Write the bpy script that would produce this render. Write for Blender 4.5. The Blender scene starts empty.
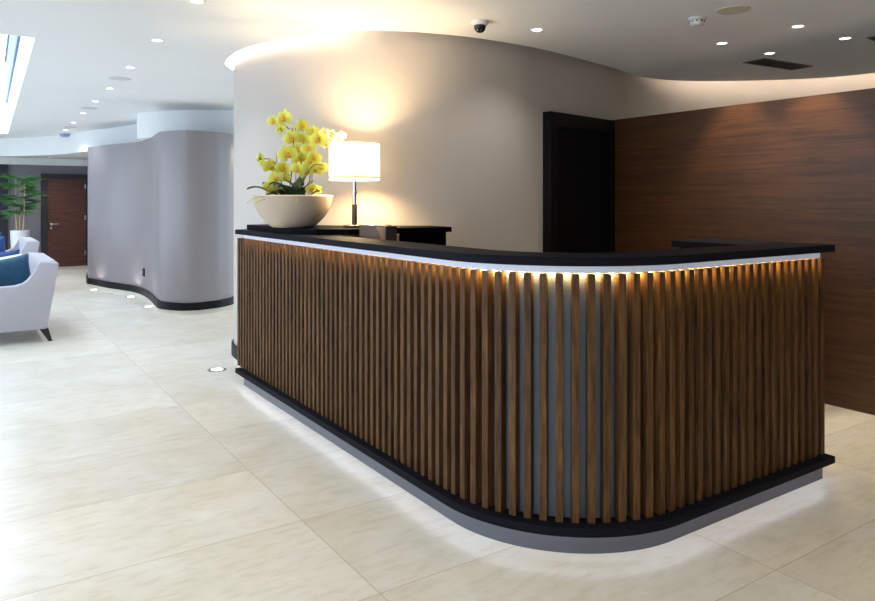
import bpy, bmesh, math, random
from mathutils import Vector, Matrix, Euler
random.seed(7)
scene = bpy.context.scene
C = scene.collection
F, CX, HY, CAMZ = 710.0, 437.5, 200.0, 1.5
YAW = math.atan(0.671)
CA, SA = math.cos(YAW), math.sin(YAW)

# ------------------------------------------------------------------ survey helpers (photo measurements -> room coordinates)
def cw(X, Y):                       # camera-plan to room plan
    return (CA * X + SA * Y, -SA * X + CA * Y)
def at(px, Y):
    return cw((px - CX) / F * Y, Y)
def plane(px, py, z):
    Y = F * (CAMZ - z) / (py - HY)
    return at(px, Y)

# ------------------------------------------------------------------ materials
def lin(c):
    return tuple(((v / 255) / 12.92 if v / 255 <= 0.04045 else ((v / 255 + 0.055) / 1.055) ** 2.4) for v in c) + (1.0,)

def base_mat(name):
    m = bpy.data.materials.new(name); m.use_nodes = True
    nt = m.node_tree
    return m, nt, nt.nodes['Principled BSDF']

def mat(name, col, rough=0.5, metal=0.0, spec=0.5, noise=0.0, nscale=30.0, bump=0.0, sheen=0.0, trans=0.0, coat=0.0):
    m, nt, b = base_mat(name)
    b.inputs['Base Color'].default_value = lin(col)
    b.inputs['Roughness'].default_value = rough
    b.inputs['Metallic'].default_value = metal
    b.inputs['Specular IOR Level'].default_value = spec
    b.inputs['Sheen Weight'].default_value = sheen
    b.inputs['Coat Weight'].default_value = coat
    if trans: b.inputs['Subsurface Weight'].default_value = trans; b.inputs['Subsurface Radius'].default_value = (.01, .01, .005)
    if noise or bump:
        tc = nt.nodes.new('ShaderNodeTexCoord'); n = nt.nodes.new('ShaderNodeTexNoise')
        n.inputs['Scale'].default_value = nscale; n.inputs['Detail'].default_value = 4
        nt.links.new(tc.outputs['Object'], n.inputs['Vector'])
        if noise:
            mx = nt.nodes.new('ShaderNodeMix'); mx.data_type = 'RGBA'
            c = lin(col)
            mx.inputs['A'].default_value = tuple(v * (1 - noise) for v in c[:3]) + (1,)
            mx.inputs['B'].default_value = tuple(min(1, v * (1 + noise)) for v in c[:3]) + (1,)
            nt.links.new(n.outputs['Fac'], mx.inputs['Factor']); nt.links.new(mx.outputs['Result'], b.inputs['Base Color'])
        if bump:
            bp = nt.nodes.new('ShaderNodeBump'); bp.inputs['Strength'].default_value = bump; bp.inputs['Distance'].default_value = 0.01
            nt.links.new(n.outputs['Fac'], bp.inputs['Height']); nt.links.new(bp.outputs['Normal'], b.inputs['Normal'])
    return m

def emit(name, col, s):
    m, nt, b = base_mat(name)
    b.inputs['Base Color'].default_value = lin(col)
    b.inputs['Emission Color'].default_value = lin(col)
    b.inputs['Emission Strength'].default_value = s
    return m

def wood(name, c0, c1, c2, scale, rough=0.4, per_object=False, spec=0.5):
    """grain stretched along the axis with the smallest scale value"""
    m, nt, b = base_mat(name)
    N, L = nt.nodes.new, nt.links.new
    tc = N('ShaderNodeTexCoord'); mp = N('ShaderNodeMapping'); mp.inputs['Scale'].default_value = scale
    src = tc.outputs['Object']
    oi = N('ShaderNodeObjectInfo')
    if per_object:
        ad = N('ShaderNodeVectorMath'); ad.operation = 'MULTIPLY_ADD'
        cmb = N('ShaderNodeCombineXYZ')
        for i in range(3): L(oi.outputs['Random'], cmb.inputs[i])
        ad.inputs[1].default_value = (7.3, 3.1, 13.7)
        L(cmb.outputs[0], ad.inputs[0]); L(tc.outputs['Object'], ad.inputs[2]); src = ad.outputs[0]
    L(src, mp.inputs['Vector'])
    n1 = N('ShaderNodeTexNoise'); n1.inputs['Scale'].default_value = 1.0; n1.inputs['Detail'].default_value = 6; n1.inputs['Roughness'].default_value = 0.65; n1.inputs['Distortion'].default_value = 0.6
    L(mp.outputs[0], n1.inputs['Vector'])
    mp2 = N('ShaderNodeMapping'); mp2.inputs['Scale'].default_value = tuple(v * 4.5 for v in scale); L(src, mp2.inputs['Vector'])
    n2 = N('ShaderNodeTexNoise'); n2.inputs['Scale'].default_value = 1.0; n2.inputs['Detail'].default_value = 3; L(mp2.outputs[0], n2.inputs['Vector'])
    mixf = N('ShaderNodeMath'); mixf.operation = 'MULTIPLY_ADD'; mixf.inputs[1].default_value = 0.35
    L(n2.outputs['Fac'], mixf.inputs[0])
    sc = N('ShaderNodeMath'); sc.operation = 'MULTIPLY'; sc.inputs[1].default_value = 0.68; L(n1.outputs['Fac'], sc.inputs[0]); L(sc.outputs[0], mixf.inputs[2])
    r = N('ShaderNodeValToRGB'); r.color_ramp.elements[0].position = 0.33; r.color_ramp.elements[1].position = 0.70
    r.color_ramp.elements[0].color = lin(c0); r.color_ramp.elements[1].color = lin(c2)
    e = r.color_ramp.elements.new(0.5); e.color = lin(c1)
    L(mixf.outputs[0], r.inputs['Fac'])
    out = r.outputs['Color']
    if per_object:
        hv = N('ShaderNodeHueSaturation'); mr = N('ShaderNodeMapRange'); mr.inputs['To Min'].default_value = 0.84; mr.inputs['To Max'].default_value = 1.16
        L(oi.outputs['Random'], mr.inputs['Value']); L(mr.outputs[0], hv.inputs['Value']); L(out, hv.inputs['Color']); out = hv.outputs['Color']
    L(out, b.inputs['Base Color'])
    b.inputs['Roughness'].default_value = rough; b.inputs['Specular IOR Level'].default_value = spec
    bp = N('ShaderNodeBump'); bp.inputs['Strength'].default_value = 0.15; bp.inputs['Distance'].default_value = 0.004
    L(mixf.outputs[0], bp.inputs['Height']); L(bp.outputs['Normal'], b.inputs['Normal'])
    return m

def floor_mat():
    m, nt, b = base_mat('marble_tiles')
    N, L = nt.nodes.new, nt.links.new
    tc = N('ShaderNodeTexCoord'); sep = N('ShaderNodeSeparateXYZ'); L(tc.outputs['Object'], sep.inputs[0])
    def math_(op, x, y=None):
        n = N('ShaderNodeMath'); n.operation = op
        for i, v in enumerate((x, y)):
            if v is None: continue
            if isinstance(v, (int, float)): n.inputs[i].default_value = v
            else: L(v, n.inputs[i])
        return n.outputs[0]
    PA, PB, A0, B0 = 1.4155, 0.745, 1.326, 1.625
    ua = math_('DIVIDE', math_('SUBTRACT', sep.outputs[0], A0), PA)
    ub = math_('DIVIDE', math_('SUBTRACT', sep.outputs[1], B0), PB)
    def edge(u, p):
        fr = math_('FRACT', u); d = math_('MINIMUM', fr, math_('SUBTRACT', 1.0, fr))
        return math_('MULTIPLY', d, p)
    d = math_('MINIMUM', edge(ua, PA), edge(ub, PB))
    grout = N('ShaderNodeMapRange'); grout.inputs['From Min'].default_value = 0.0012; grout.inputs['From Max'].default_value = 0.0028
    L(d, grout.inputs['Value'])
    cell = N('ShaderNodeCombineXYZ'); L(math_('FLOOR', ua), cell.inputs[0]); L(math_('FLOOR', ub), cell.inputs[1])
    wn = N('ShaderNodeTexWhiteNoise'); wn.noise_dimensions = '3D'; L(cell.outputs[0], wn.inputs['Vector'])
    off = N('ShaderNodeVectorMath'); off.operation = 'MULTIPLY_ADD'; off.inputs[1].default_value = (9, 9, 9)
    L(wn.outputs['Color'], off.inputs[0]); L(tc.outputs['Object'], off.inputs[2])
    n1 = N('ShaderNodeTexNoise'); n1.inputs['Scale'].default_value = 1.8; n1.inputs['Detail'].default_value = 7; n1.inputs['Roughness'].default_value = 0.62; n1.inputs['Distortion'].default_value = 0.8
    L(off.outputs[0], n1.inputs['Vector'])
    mp = N('ShaderNodeMapping'); mp.inputs['Scale'].default_value = (7, 26, 7); mp.inputs['Rotation'].default_value = (0, 0, 0.5); L(off.outputs[0], mp.inputs['Vector'])
    n2 = N('ShaderNodeTexNoise'); n2.inputs['Scale'].default_value = 1.0; n2.inputs['Detail'].default_value = 5; n2.inputs['Roughness'].default_value = 0.7; L(mp.outputs[0], n2.inputs['Vector'])
    r1 = N('ShaderNodeValToRGB'); els = r1.color_ramp.elements
    els[0].position = 0.22; els[0].color = lin((222, 213, 192)); els[1].position = 0.74; els[1].color = lin((240, 236, 227))
    e = els.new(0.47); e.color = lin((231, 224, 208))
    L(n1.outputs['Fac'], r1.inputs['Fac'])
    r2 = N('ShaderNodeValToRGB'); r2.color_ramp.elements[0].position = 0.32; r2.color_ramp.elements[0].color = (0.80, 0.75, 0.66, 1); r2.color_ramp.elements[1].position = 0.52; r2.color_ramp.elements[1].color = (1, 1, 1, 1)
    L(n2.outputs['Fac'], r2.inputs['Fac'])
    mul = N('ShaderNodeMix'); mul.data_type = 'RGBA'; mul.blend_type = 'MULTIPLY'; mul.inputs['Factor'].default_value = 0.5
    L(r1.outputs['Color'], mul.inputs['A']); L(r2.outputs['Color'], mul.inputs['B'])
    hv = N('ShaderNodeHueSaturation'); mr = N('ShaderNodeMapRange'); mr.inputs['To Min'].default_value = 0.93; mr.inputs['To Max'].default_value = 1.04
    L(wn.outputs['Value'], mr.inputs['Value']); L(mr.outputs[0], hv.inputs['Value']); L(mul.outputs['Result'], hv.inputs['Color'])
    gm = N('ShaderNodeMix'); gm.data_type = 'RGBA'; gm.inputs['A'].default_value = lin((194, 184, 163)); L(hv.outputs['Color'], gm.inputs['B']); L(grout.outputs[0], gm.inputs['Factor'])
    L(gm.outputs['Result'], b.inputs['Base Color'])
    b.inputs['Roughness'].default_value = 0.27; b.inputs['Specular IOR Level'].default_value = 0.45
    return m

M = {}
M['floor'] = floor_mat()
M['ceiling'] = mat('white_ceiling_paint', (238, 240, 243), 0.8, noise=0.02, nscale=2)
M['soffit'] = mat('white_soffit_paint', (230, 230, 228), 0.75)
M['cream'] = mat('cream_wall_covering', (192, 183, 174), 0.7, noise=0.05, nscale=90, bump=0.04)
M['grey_wall'] = mat('grey_wall_covering', (138, 131, 132), 0.45, noise=0.06, nscale=120, bump=0.05)
M['back_wall'] = mat('slate_grey_wall', (122, 117, 124), 0.7, noise=0.04)
M['plain_wall'] = mat('warm_white_wall', (205, 200, 192), 0.8)
M['skirting'] = mat('black_skirting', (15, 14, 16), 0.45, spec=0.15)
M['pale_stone'] = mat('pale_stone_kerb', (215, 208, 192), 0.4, noise=0.05)
M['slab'] = mat('blue_black_laminate', (28, 28, 34), 0.45, spec=0.02)
M['ledge'] = mat('black_laminate', (11, 12, 17), 0.45, spec=0.02)
M['body'] = mat('slate_blue_lacquer', (112, 117, 134), 0.45)
M['plinth'] = mat('brushed_grey_metal', (104, 104, 111), 0.35, metal=0.35)
M['slat'] = wood('oiled_walnut_slat', (40, 25, 13), (86, 58, 32), (124, 87, 50), (55, 55, 3.2), rough=0.55, per_object=True, spec=0.2)
M['panel_wood'] = wood('dark_walnut_panelling', (48, 27, 12), (74, 44, 21), (96, 61, 29), (1.6, 1.3, 42), rough=0.4)
M['door_wood'] = wood('red_walnut_door', (52, 27, 20), (84, 45, 33), (106, 62, 46), (3, 3, 34), rough=0.4)
M['black_door'] = mat('black_stained_door', (7, 6, 6), 0.55, spec=0.15)
M['black_frame'] = mat('black_door_frame', (16, 13, 13), 0.5, spec=0.15)
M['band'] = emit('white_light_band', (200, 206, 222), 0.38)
M['led_warm'] = emit('warm_led', (255, 217, 128), 230.0)
M['led_white'] = emit('white_led', (236, 238, 255), 6.0)
M['cove_led'] = emit('cove_led', (255, 236, 212), 20.0)
M['lens'] = emit('downlight_lens', (255, 252, 248), 9.0)
M['ring'] = mat('white_trim_ring', (236, 236, 236), 0.4)
M['grille_white'] = mat('speaker_grille', (212, 214, 217), 0.8)
M['grille_beige'] = mat('beige_grille', (208, 200, 182), 0.8)
M['vent'] = mat('dark_vent', (44, 40, 38), 0.6)
M['vent_frame'] = mat('grey_vent_frame', (92, 86, 82), 0.5)
M['white_plastic'] = mat('white_plastic', (226, 222, 216), 0.4)
M['blue_plastic'] = mat('pale_blue_plastic', (150, 158, 205), 0.4)
M['black_glass'] = mat('black_dome', (16, 16, 18), 0.08)
M['chrome'] = mat('polished_chrome', (205, 205, 210), 0.12, metal=1.0)
M['lamp_dark'] = mat('dark_lamp_stem', (40, 34, 30), 0.35)
M['stone_bowl'] = mat('ivory_stone_bowl', (204, 182, 158), 0.55, noise=0.06, nscale=14, bump=0.05)
M['pebble'] = mat('white_pebbles', (228, 222, 212), 0.6)
M['leaf_dark'] = mat('orchid_leaf', (44, 70, 34), 0.35, noise=0.2, nscale=20)
M['stem'] = mat('orchid_stem', (92, 84, 44), 0.6)
M['stake'] = mat('bamboo_stake', (150, 104, 58), 0.6)
M['palm_leaf'] = mat('palm_leaf', (88, 146, 84), 0.5, noise=0.45, nscale=9)
M['cane'] = mat('bamboo_cane', (180, 158, 118), 0.6, noise=0.1)
M['white_pot'] = mat('white_ceramic', (222, 222, 228), 0.4)
M['soil'] = mat('dark_soil', (50, 40, 32), 0.9)
M['sofa'] = mat('pale_grey_linen', (172, 168, 174), 0.9, noise=0.05, nscale=160, bump=0.12, sheen=0.2)
M['sofa_leg'] = mat('dark_stained_leg', (40, 32, 34), 0.4)
M['velvet'] = mat('teal_velvet', (2, 62, 90), 0.7, noise=0.6, nscale=18, sheen=0.08, bump=0.1)
M['velvet_blue'] = mat('blue_velvet', (6, 62, 120), 0.7, noise=0.4, nscale=24, sheen=0.08)
M['leather'] = mat('taupe_leather', (98, 68, 42), 0.45, noise=0.08, nscale=60, bump=0.05)
M['dark_leather'] = mat('dark_brown_leather', (52, 44, 40), 0.45)
M['skyglass'] = emit('daylit_glass', (222, 236, 255), 5.0)
M['skyglass_blue'] = emit('pale_blue_glass', (178, 206, 222), 0.8)
M['sky_white'] = mat('skylight_reveal_white', (240, 242, 245), 0.7)
M['sky_bar'] = mat('skylight_bar_grey', (96, 112, 140), 0.5)

def shade_mat():
    m = bpy.data.materials.new('lit_fabric_shade'); m.use_nodes = True; nt = m.node_tree
    for n in list(nt.nodes): nt.nodes.remove(n)
    o = nt.nodes.new('ShaderNodeOutputMaterial'); e = nt.nodes.new('ShaderNodeEmission'); d = nt.nodes.new('ShaderNodeBsdfDiffuse'); a = nt.nodes.new('ShaderNodeAddShader')
    e.inputs['Color'].default_value = lin((255, 228, 180)); e.inputs['Strength'].default_value = 3.6
    d.inputs['Color'].default_value = lin((235, 225, 205))
    nt.links.new(e.outputs[0], a.inputs[0]); nt.links.new(d.outputs[0], a.inputs[1]); nt.links.new(a.outputs[0], o.inputs[0])
    return m
M['shade'] = shade_mat()
M['shade_hem'] = emit('shade_hem', (226, 190, 140), 0.75)

def petal_mat(name, inner, outer):
    m, nt, b = base_mat(name)
    N, L = nt.nodes.new, nt.links.new
    tc = N('ShaderNodeTexCoord'); ln = N('ShaderNodeVectorMath'); ln.operation = 'LENGTH'; L(tc.outputs['Object'], ln.inputs[0])
    r = N('ShaderNodeValToRGB'); r.color_ramp.elements[0].position = 0.10; r.color_ramp.elements[0].color = lin(inner); r.color_ramp.elements[1].position = 0.75; r.color_ramp.elements[1].color = lin(outer)
    sc = N('ShaderNodeMath'); sc.operation = 'MULTIPLY'; sc.inputs[1].default_value = 20.0; L(ln.outputs['Value'], sc.inputs[0]); L(sc.outputs[0], r.inputs['Fac'])
    L(r.outputs['Color'], b.inputs['Base Color']); b.inputs['Roughness'].default_value = 0.55
    tr = N('ShaderNodeBsdfTranslucent'); L(r.outputs['Color'], tr.inputs['Color']); mx = N('ShaderNodeMixShader'); mx.inputs[0].default_value = 0.4
    L(b.outputs[0], mx.inputs[1]); L(tr.outputs[0], mx.inputs[2]); L(mx.outputs[0], nt.nodes['Material Output'].inputs[0])
    return m
M['petal_yellow'] = petal_mat('yellow_green_petals', (214, 206, 40), (222, 226, 112))
M['petal_pale'] = petal_mat('pale_cream_petals', (244, 232, 170), (250, 246, 214))
M['lip'] = mat('orange_lip', (224, 150, 40), 0.5)
M['bud'] = mat('green_bud', (190, 200, 80), 0.5)

# ------------------------------------------------------------------ object helpers
def obj(name, bm, m, parent=None, smooth=False, loc=None, kind=None):
    me = bpy.data.meshes.new(name)
    bmesh.ops.recalc_face_normals(bm, faces=bm.faces[:])
    bm.to_mesh(me); bm.free()
    if smooth:
        for p in me.polygons: p.use_smooth = True
    me.materials.append(m)
    o = bpy.data.objects.new(name, me); C.objects.link(o)
    if parent: o.parent = parent
    if loc: o.location = loc
    if kind: o['kind'] = kind
    if smooth:
        md = o.modifiers.new('edges', 'EDGE_SPLIT'); md.split_angle = math.radians(42)
    return o
def struct(name, bm, m, smooth=False, parent=None):
    return obj(name, bm, m, parent, smooth, kind=None if parent else 'structure')
def tag(o, label, cat, group=None):
    o['label'] = label; o['category'] = cat
    if group: o['group'] = group
    return o
def thing(name, label, cat, loc=(0, 0, 0), rotz=0.0, group=None):
    o = bpy.data.objects.new(name, None); C.objects.link(o); o.location = loc; o.rotation_euler = (0, 0, rotz)
    o.empty_display_size = 0.1
    return tag(o, label, cat, group)
def dup(root, loc, rotz=0.0, label=None, group=None):
    r = root.copy(); C.objects.link(r); r.location = loc; r.rotation_euler = (0, 0, rotz)
    if label: r['label'] = label
    if group: r['group'] = group
    for ch in list(root.children):
        c = ch.copy(); C.objects.link(c); c.parent = r
        for g in ch.children:
            d = g.copy(); C.objects.link(d); d.parent = c
    return r
def box(bm, x0, x1, y0, y1, z0, z1):
    vs = [bm.verts.new((x, y, z)) for z in (z0, z1) for x, y in ((x0, y0), (x1, y0), (x1, y1), (x0, y1))]
    for f in ((0, 3, 2, 1), (4, 5, 6, 7), (0, 1, 5, 4), (1, 2, 6, 5), (2, 3, 7, 6), (3, 0, 4, 7)): bm.faces.new([vs[i] for i in f])
def bbox(x0, x1, y0, y1, z0, z1, bev=0.0, seg=2):
    bm = bmesh.new(); box(bm, x0, x1, y0, y1, z0, z1)
    if bev: bmesh.ops.bevel(bm, geom=bm.edges[:], offset=bev, segments=seg, profile=0.6, affect='EDGES')
    return bm
def catmull(pts, n=10):
    out = []; P = [pts[0]] + list(pts) + [pts[-1]]
    for i in range(1, len(P) - 2):
        p0, p1, p2, p3 = (Vector(p) for p in P[i - 1:i + 3])
        for k in range(n):
            t = k / n
            out.append(0.5 * ((2 * p1) + (p2 - p0) * t + (2 * p0 - 5 * p1 + 4 * p2 - p3) * t * t + (3 * p1 - p0 - 3 * p2 + p3) * t ** 3))
    out.append(Vector(pts[-1]))
    return out
def normals(path):
    out = []
    for i in range(len(path)):
        a = Vector(path[max(0, i - 1)]); b = Vector(path[min(len(path) - 1, i + 1)])
        d = (b - a).normalized(); out.append(Vector((-d.y, d.x)))
    return out
def sweep(path, prof, bm=None, caps=True):
    """prof: closed list of (d, z); d is offset to the left of travel"""
    bm = bm or bmesh.new(); N = normals(path); rings = []
    for p, n in zip(path, N):
        rings.append([bm.verts.new((p[0] + n.x * d, p[1] + n.y * d, z)) for d, z in prof])
    k = len(prof)
    for r0, r1 in zip(rings, rings[1:]):
        for i in range(k): bm.faces.new((r0[i], r0[(i + 1) % k], r1[(i + 1) % k], r1[i]))
    if caps: bm.faces.new(rings[0]); bm.faces.new(rings[-1])
    return bm
def rect(d0, d1, z0, z1): return [(d0, z0), (d0, z1), (d1, z1), (d1, z0)]
def rrect(d0, d1, z0, z1, c=0.003): return [(d0, z0 + c), (d0, z1 - c), (d0 + c, z1), (d1 - c, z1), (d1, z1 - c), (d1, z0 + c), (d1 - c, z0), (d0 + c, z0)]
def lathe(prof, n=40, cap0=True, cap1=True, sx=1.0, sy=1.0):
    bm = bmesh.new(); rings = []
    for r, z in prof: rings.append([bm.verts.new((r * sx * math.cos(2 * math.pi * k / n), r * sy * math.sin(2 * math.pi * k / n), z)) for k in range(n)])
    for a, b in zip(rings, rings[1:]):
        for k in range(n): bm.faces.new((a[k], a[(k + 1) % n], b[(k + 1) % n], b[k]))
    if cap0: bm.faces.new(rings[0])
    if cap1: bm.faces.new(rings[-1])
    return bm
def tube(pts, rad, n=8, bm=None):
    bm = bm or bmesh.new(); rings = []; P = [Vector(p) for p in pts]
    for i, p in enumerate(P):
        d = (P[min(len(P) - 1, i + 1)] - P[max(0, i - 1)]).normalized()
        u = d.cross(Vector((0.3, 0.9, 0.1))).normalized(); v = d.cross(u)
        r = rad[i] if isinstance(rad, (list, tuple)) else rad
        rings.append([bm.verts.new(p + (u * math.cos(2 * math.pi * k / n) + v * math.sin(2 * math.pi * k / n)) * r) for k in range(n)])
    for a, b in zip(rings, rings[1:]):
        for k in range(n): bm.faces.new((a[k], a[(k + 1) % n], b[(k + 1) % n], b[k]))
    bm.faces.new(rings[0]); bm.faces.new(rings[-1])
    return bm
def prism(poly, z0, z1):
    bm = bmesh.new(); a = [bm.verts.new((x, y, z0)) for x, y in poly]; b = [bm.verts.new((x, y, z1)) for x, y in poly]
    n = len(poly)
    for i in range(n): bm.faces.new((a[i], a[(i + 1) % n], b[(i + 1) % n], b[i]))
    bm.faces.new(a); bm.faces.new(b)
    return bm
def flat(outer, holes, z):
    bm = bmesh.new(); edges = []
    for loop in [outer] + holes:
        vs = [bm.verts.new((p[0], p[1], z)) for p in loop]
        edges += [bm.edges.new((vs[i], vs[(i + 1) % len(vs)])) for i in range(len(vs))]
    bmesh.ops.triangle_fill(bm, edges=edges, use_beauty=True)
    return bm

# ------------------------------------------------------------------ camera
cam = bpy.data.cameras.new('camera'); cam.sensor_fit = 'HORIZONTAL'; cam.sensor_width = 36.0; cam.lens = F / 875 * 36.0
cam.shift_y = -(300.5 - HY) / 875; cam.clip_start = 0.05; cam.clip_end = 200
co = bpy.data.objects.new('camera', cam); C.objects.link(co); co.location = (0, 0, CAMZ); co.rotation_euler = (math.pi / 2, 0, -YAW)
scene.camera = co

# ================================================================== SETTING
CEIL, SOF, ROOF = 2.79, 2.41, 3.5
LFT, BCK, FAR = -5.0, -3.2, 18.0

fb = bmesh.new(); box(fb, LFT, 9.0, BCK, 19.0, -0.1, 0.0)
struct('floor', fb, M['floor'])

# the curved cream wall: far end, round nose, behind the desk, past the dark door, then round the recess over the panelling
wall_pts = [(4.4, 7.9), (3.1, 7.5), (2.45, 7.08), (2.17, 6.72), (2.10, 6.38), (2.11, 6.08), (2.165, 5.75), (2.29, 5.42), (2.5, 5.1), (2.82, 4.82), (3.28, 4.64), (3.8, 4.60), (4.24, 4.65), (5.27, 4.85), (5.9, 5.12), (6.7, 5.14), (7.6, 4.62), (8.08, 3.6), (8.15, 2.0), (8.15, -3.2)]
wp = catmull(wall_pts, 10)
struct('wall_cream', sweep(wp, rect(0, 0.12, 0, ROOF)), M['cream'], True)
struct('baseboard_cream', sweep(wp[:66], rect(-0.022, -0.002, 0.05, 0.16)), M['skirting'], True)
struct('baseboard_kerb', sweep(wp[:66], rect(-0.006, -0.001, 0.0, 0.05)), M['pale_stone'], True)

edge_pts = [(4.4, 8.2), (3.0, 7.62), (2.33, 7.08), (2.125, 6.82), (2.03, 6.52), (1.995, 6.2), (2.02, 5.80), (2.14, 5.40), (2.35, 5.0), (2.72, 4.70), (3.24, 4.54), (3.8, 4.52), (4.3, 4.58), (5.27, 4.80), (5.9, 4.98), (6.55, 4.87), (7.36, 4.22), (7.71, 3.51), (7.8, 2.0), (7.8, -3.2)]
ep = catmull(edge_pts, 10)
# daylight slot in the ceiling
SK = (-0.45, 0.49, 6.48, 16.2)
outer = [(LFT, BCK)] + [(p.x, p.y) for p in reversed(ep)] + [(4.4, 19.0), (LFT, 19.0)]
cb = flat(outer, [[(SK[0], SK[2]), (SK[1], SK[2]), (SK[1] + 0.0276 * (SK[3] - SK[2]), SK[3]), (SK[0] + 0.0276 * (SK[3] - SK[2]), SK[3])]], CEIL)
ceil_o = struct('ceiling', cb, M['ceiling'])
struct('trim_1', sweep(ep, rect(0.001, -0.012, CEIL + 0.001, CEIL + 0.012)), M['ceiling'], True)            # lip of the light cove
rb = bmesh.new(); box(rb, LFT, 9.0, BCK, 19.0, ROOF, ROOF + 0.1)
struct('ceiling_upper', rb, M['ceiling'])
eb = bmesh.new(); box(eb, LFT - .05, LFT, BCK, 19, CEIL - 0.15, ROOF); box(eb, LFT, 8.5, BCK - .05, BCK, CEIL, ROOF)
struct('void_light_closure', eb, M['ceiling'])  # unseen strips added to keep daylight out of the ceiling void
cvb = sweep(ep, rect(-0.09, -0.075, CEIL + 0.003, 3.02)); sweep(ep, rect(-0.075, 0.5, 3.02, 3.03), cvb)  # cove back wall, and a lid added to brighten the cove
struct('trim_5', cvb, M['ceiling'])
# cove light strips lying on the lip (two lengths, hidden by it)
for i, (s0, s1, nm) in enumerate(((14, 84, 'curved cove light strip around the round nose of the cream wall'), (150, 178, 'curved cove light strip above the walnut panelling'))):
    tag(obj('cove_light_strip', sweep(ep[s0:s1], rect(-0.03, -0.06, CEIL + 0.012, CEIL + 0.04)), M['cove_led']), nm, 'light strip')

# skylight well (runs very slightly askew to the desk)
def skx(x, y): return x + 0.0276 * (y - SK[2])
def sbox(bm, x0, x1, y0, y1, z0, z1):
    vs = [bm.verts.new((skx(x, y), y, z)) for z in (z0, z1) for x, y in ((x0, y0), (x1, y0), (x1, y1), (x0, y1))]
    for f in ((0, 3, 2, 1), (4, 5, 6, 7), (0, 1, 5, 4), (1, 2, 6, 5), (2, 3, 7, 6), (3, 0, 4, 7)): bm.faces.new([vs[i] for i in f])
kb = bmesh.new(); t = 0.03
sbox(kb, SK[0] - t, SK[0], SK[2], SK[3], CEIL + 0.003, ROOF); sbox(kb, SK[1], SK[1] + t, SK[2], SK[3], CEIL + 0.003, ROOF)
sbox(kb, SK[0] - t, SK[1] + t, SK[2] - t, SK[2], CEIL + 0.003, ROOF); sbox(kb, SK[0] - t, SK[1] + t, SK[3], SK[3] + t, CEIL + 0.003, ROOF)
wl = struct('window_1', kb, M['sky_white'])
gb = bmesh.new(); sbox(gb, SK[1] - 0.115, SK[1], SK[2], SK[3], 3.44, 3.45)
struct('pane', gb, M['skyglass_blue'], parent=wl)
gb = bmesh.new(); sbox(gb, SK[0], SK[1] - 0.116, SK[2], SK[3], 3.44, 3.45)
struct('pane', gb, M['skyglass'], parent=wl)
for x, y1 in ((SK[1] - 0.012, SK[3]), (SK[1] - 0.12, 11.5)):
    bb = bmesh.new(); sbox(bb, x - 0.011, x + 0.011, SK[2], y1, 3.40, 3.439)
    struct('glazing_bar', bb, M['sky_bar'], parent=wl)

# wavy dropped soffit over the far zone
sof_cam = [(330, 9.3), (262, 9.75), (235, 10.15), (185, 10.2), (150, 10.35), (137, 10.5), (137, 12.0), (112, 12.7), (92, 13.1), (76, 13.6), (66, 14.0), (50, 14.3), (28, 14.6), (8, 14.75), (-30, 14.7), (-70, 14.5)]
sp1 = [at(*p) for p in sof_cam[:6]]; sp2 = [at(*p) for p in sof_cam[6:]]
sof_edge = catmull(sp1, 6) + catmull(sp2, 6)
spoly = [(p.x, p.y) for p in sof_edge] + [(-3.5, 19.0), (8.5, 19.0), (8.5, sof_edge[0].y)]
struct('ceiling_soffit', prism(spoly, SOF, CEIL - 0.002), M['soffit'])

# grey S-curved wall
def gfl(px, py): return at(px, 1.435 * F / (py - HY))
gp = [at(98, 17.2), at(93, 15.0), at(88.5, 13.0), gfl(88.2, 282.6), gfl(94, 284), gfl(108, 287), gfl(122, 289), gfl(135, 291.3), gfl(144, 294.3), gfl(151.5, 299), gfl(156.5, 304.5), gfl(162, 307.8), gfl(180, 309.7), gfl(195, 309.4), gfl(209, 308.0), gfl(222, 306), gfl(233.3, 302.4), at(233.8, 10.6), at(241, 11.4), at(262, 12.2)]
gpath = catmull(gp, 8)
struct('wall_grey', sweep(gpath, rect(0, 0.1, 0, SOF + 0.001)), M['grey_wall'], True)
struct('baseboard_grey', sweep(gpath, rect(-0.025, -0.002, 0.055, 0.155)), M['skirting'], True)
struct('baseboard_stone', sweep(gpath, rect(-0.008, -0.001, 0.0, 0.055)), M['pale_stone'], True)

# far wall, its bulkhead and dark end panel
wb = bmesh.new(); box(wb, -4.5, 8.5, FAR, FAR + 0.1, 0, ROOF); struct('wall_far', wb, M['back_wall'])
wb = bmesh.new(); box(wb, -4.5, 4.0, FAR - 0.25, FAR, 2.27, SOF); struct('trim_3', wb, M['soffit'])
wb = bmesh.new(); box(wb, -0.6, 0.84, FAR - 0.06, FAR, 0, 2.27); struct('trim_4', wb, mat('navy_black_panel', (30, 32, 44), 0.6))
# side wall beyond the grey curve (seen through the slit)
wb = bmesh.new(); box(wb, 3.4, 8.5, 13.2, 13.3, 0, SOF); struct('wall_passage', wb, mat('warm_yellow_wall', (232, 212, 150), 0.7))
# walnut partition
PW = 5.28
wb = bmesh.new(); box(wb, PW, PW + 0.1, BCK, 4.845, 0, 2.28); struct('wall_panelled', wb, M['panel_wood'])
# wall behind the camera
wb = bmesh.new(); box(wb, LFT, 8.5, BCK - 0.1, BCK, 0, ROOF); struct('wall_behind', wb, M['plain_wall'])

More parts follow.
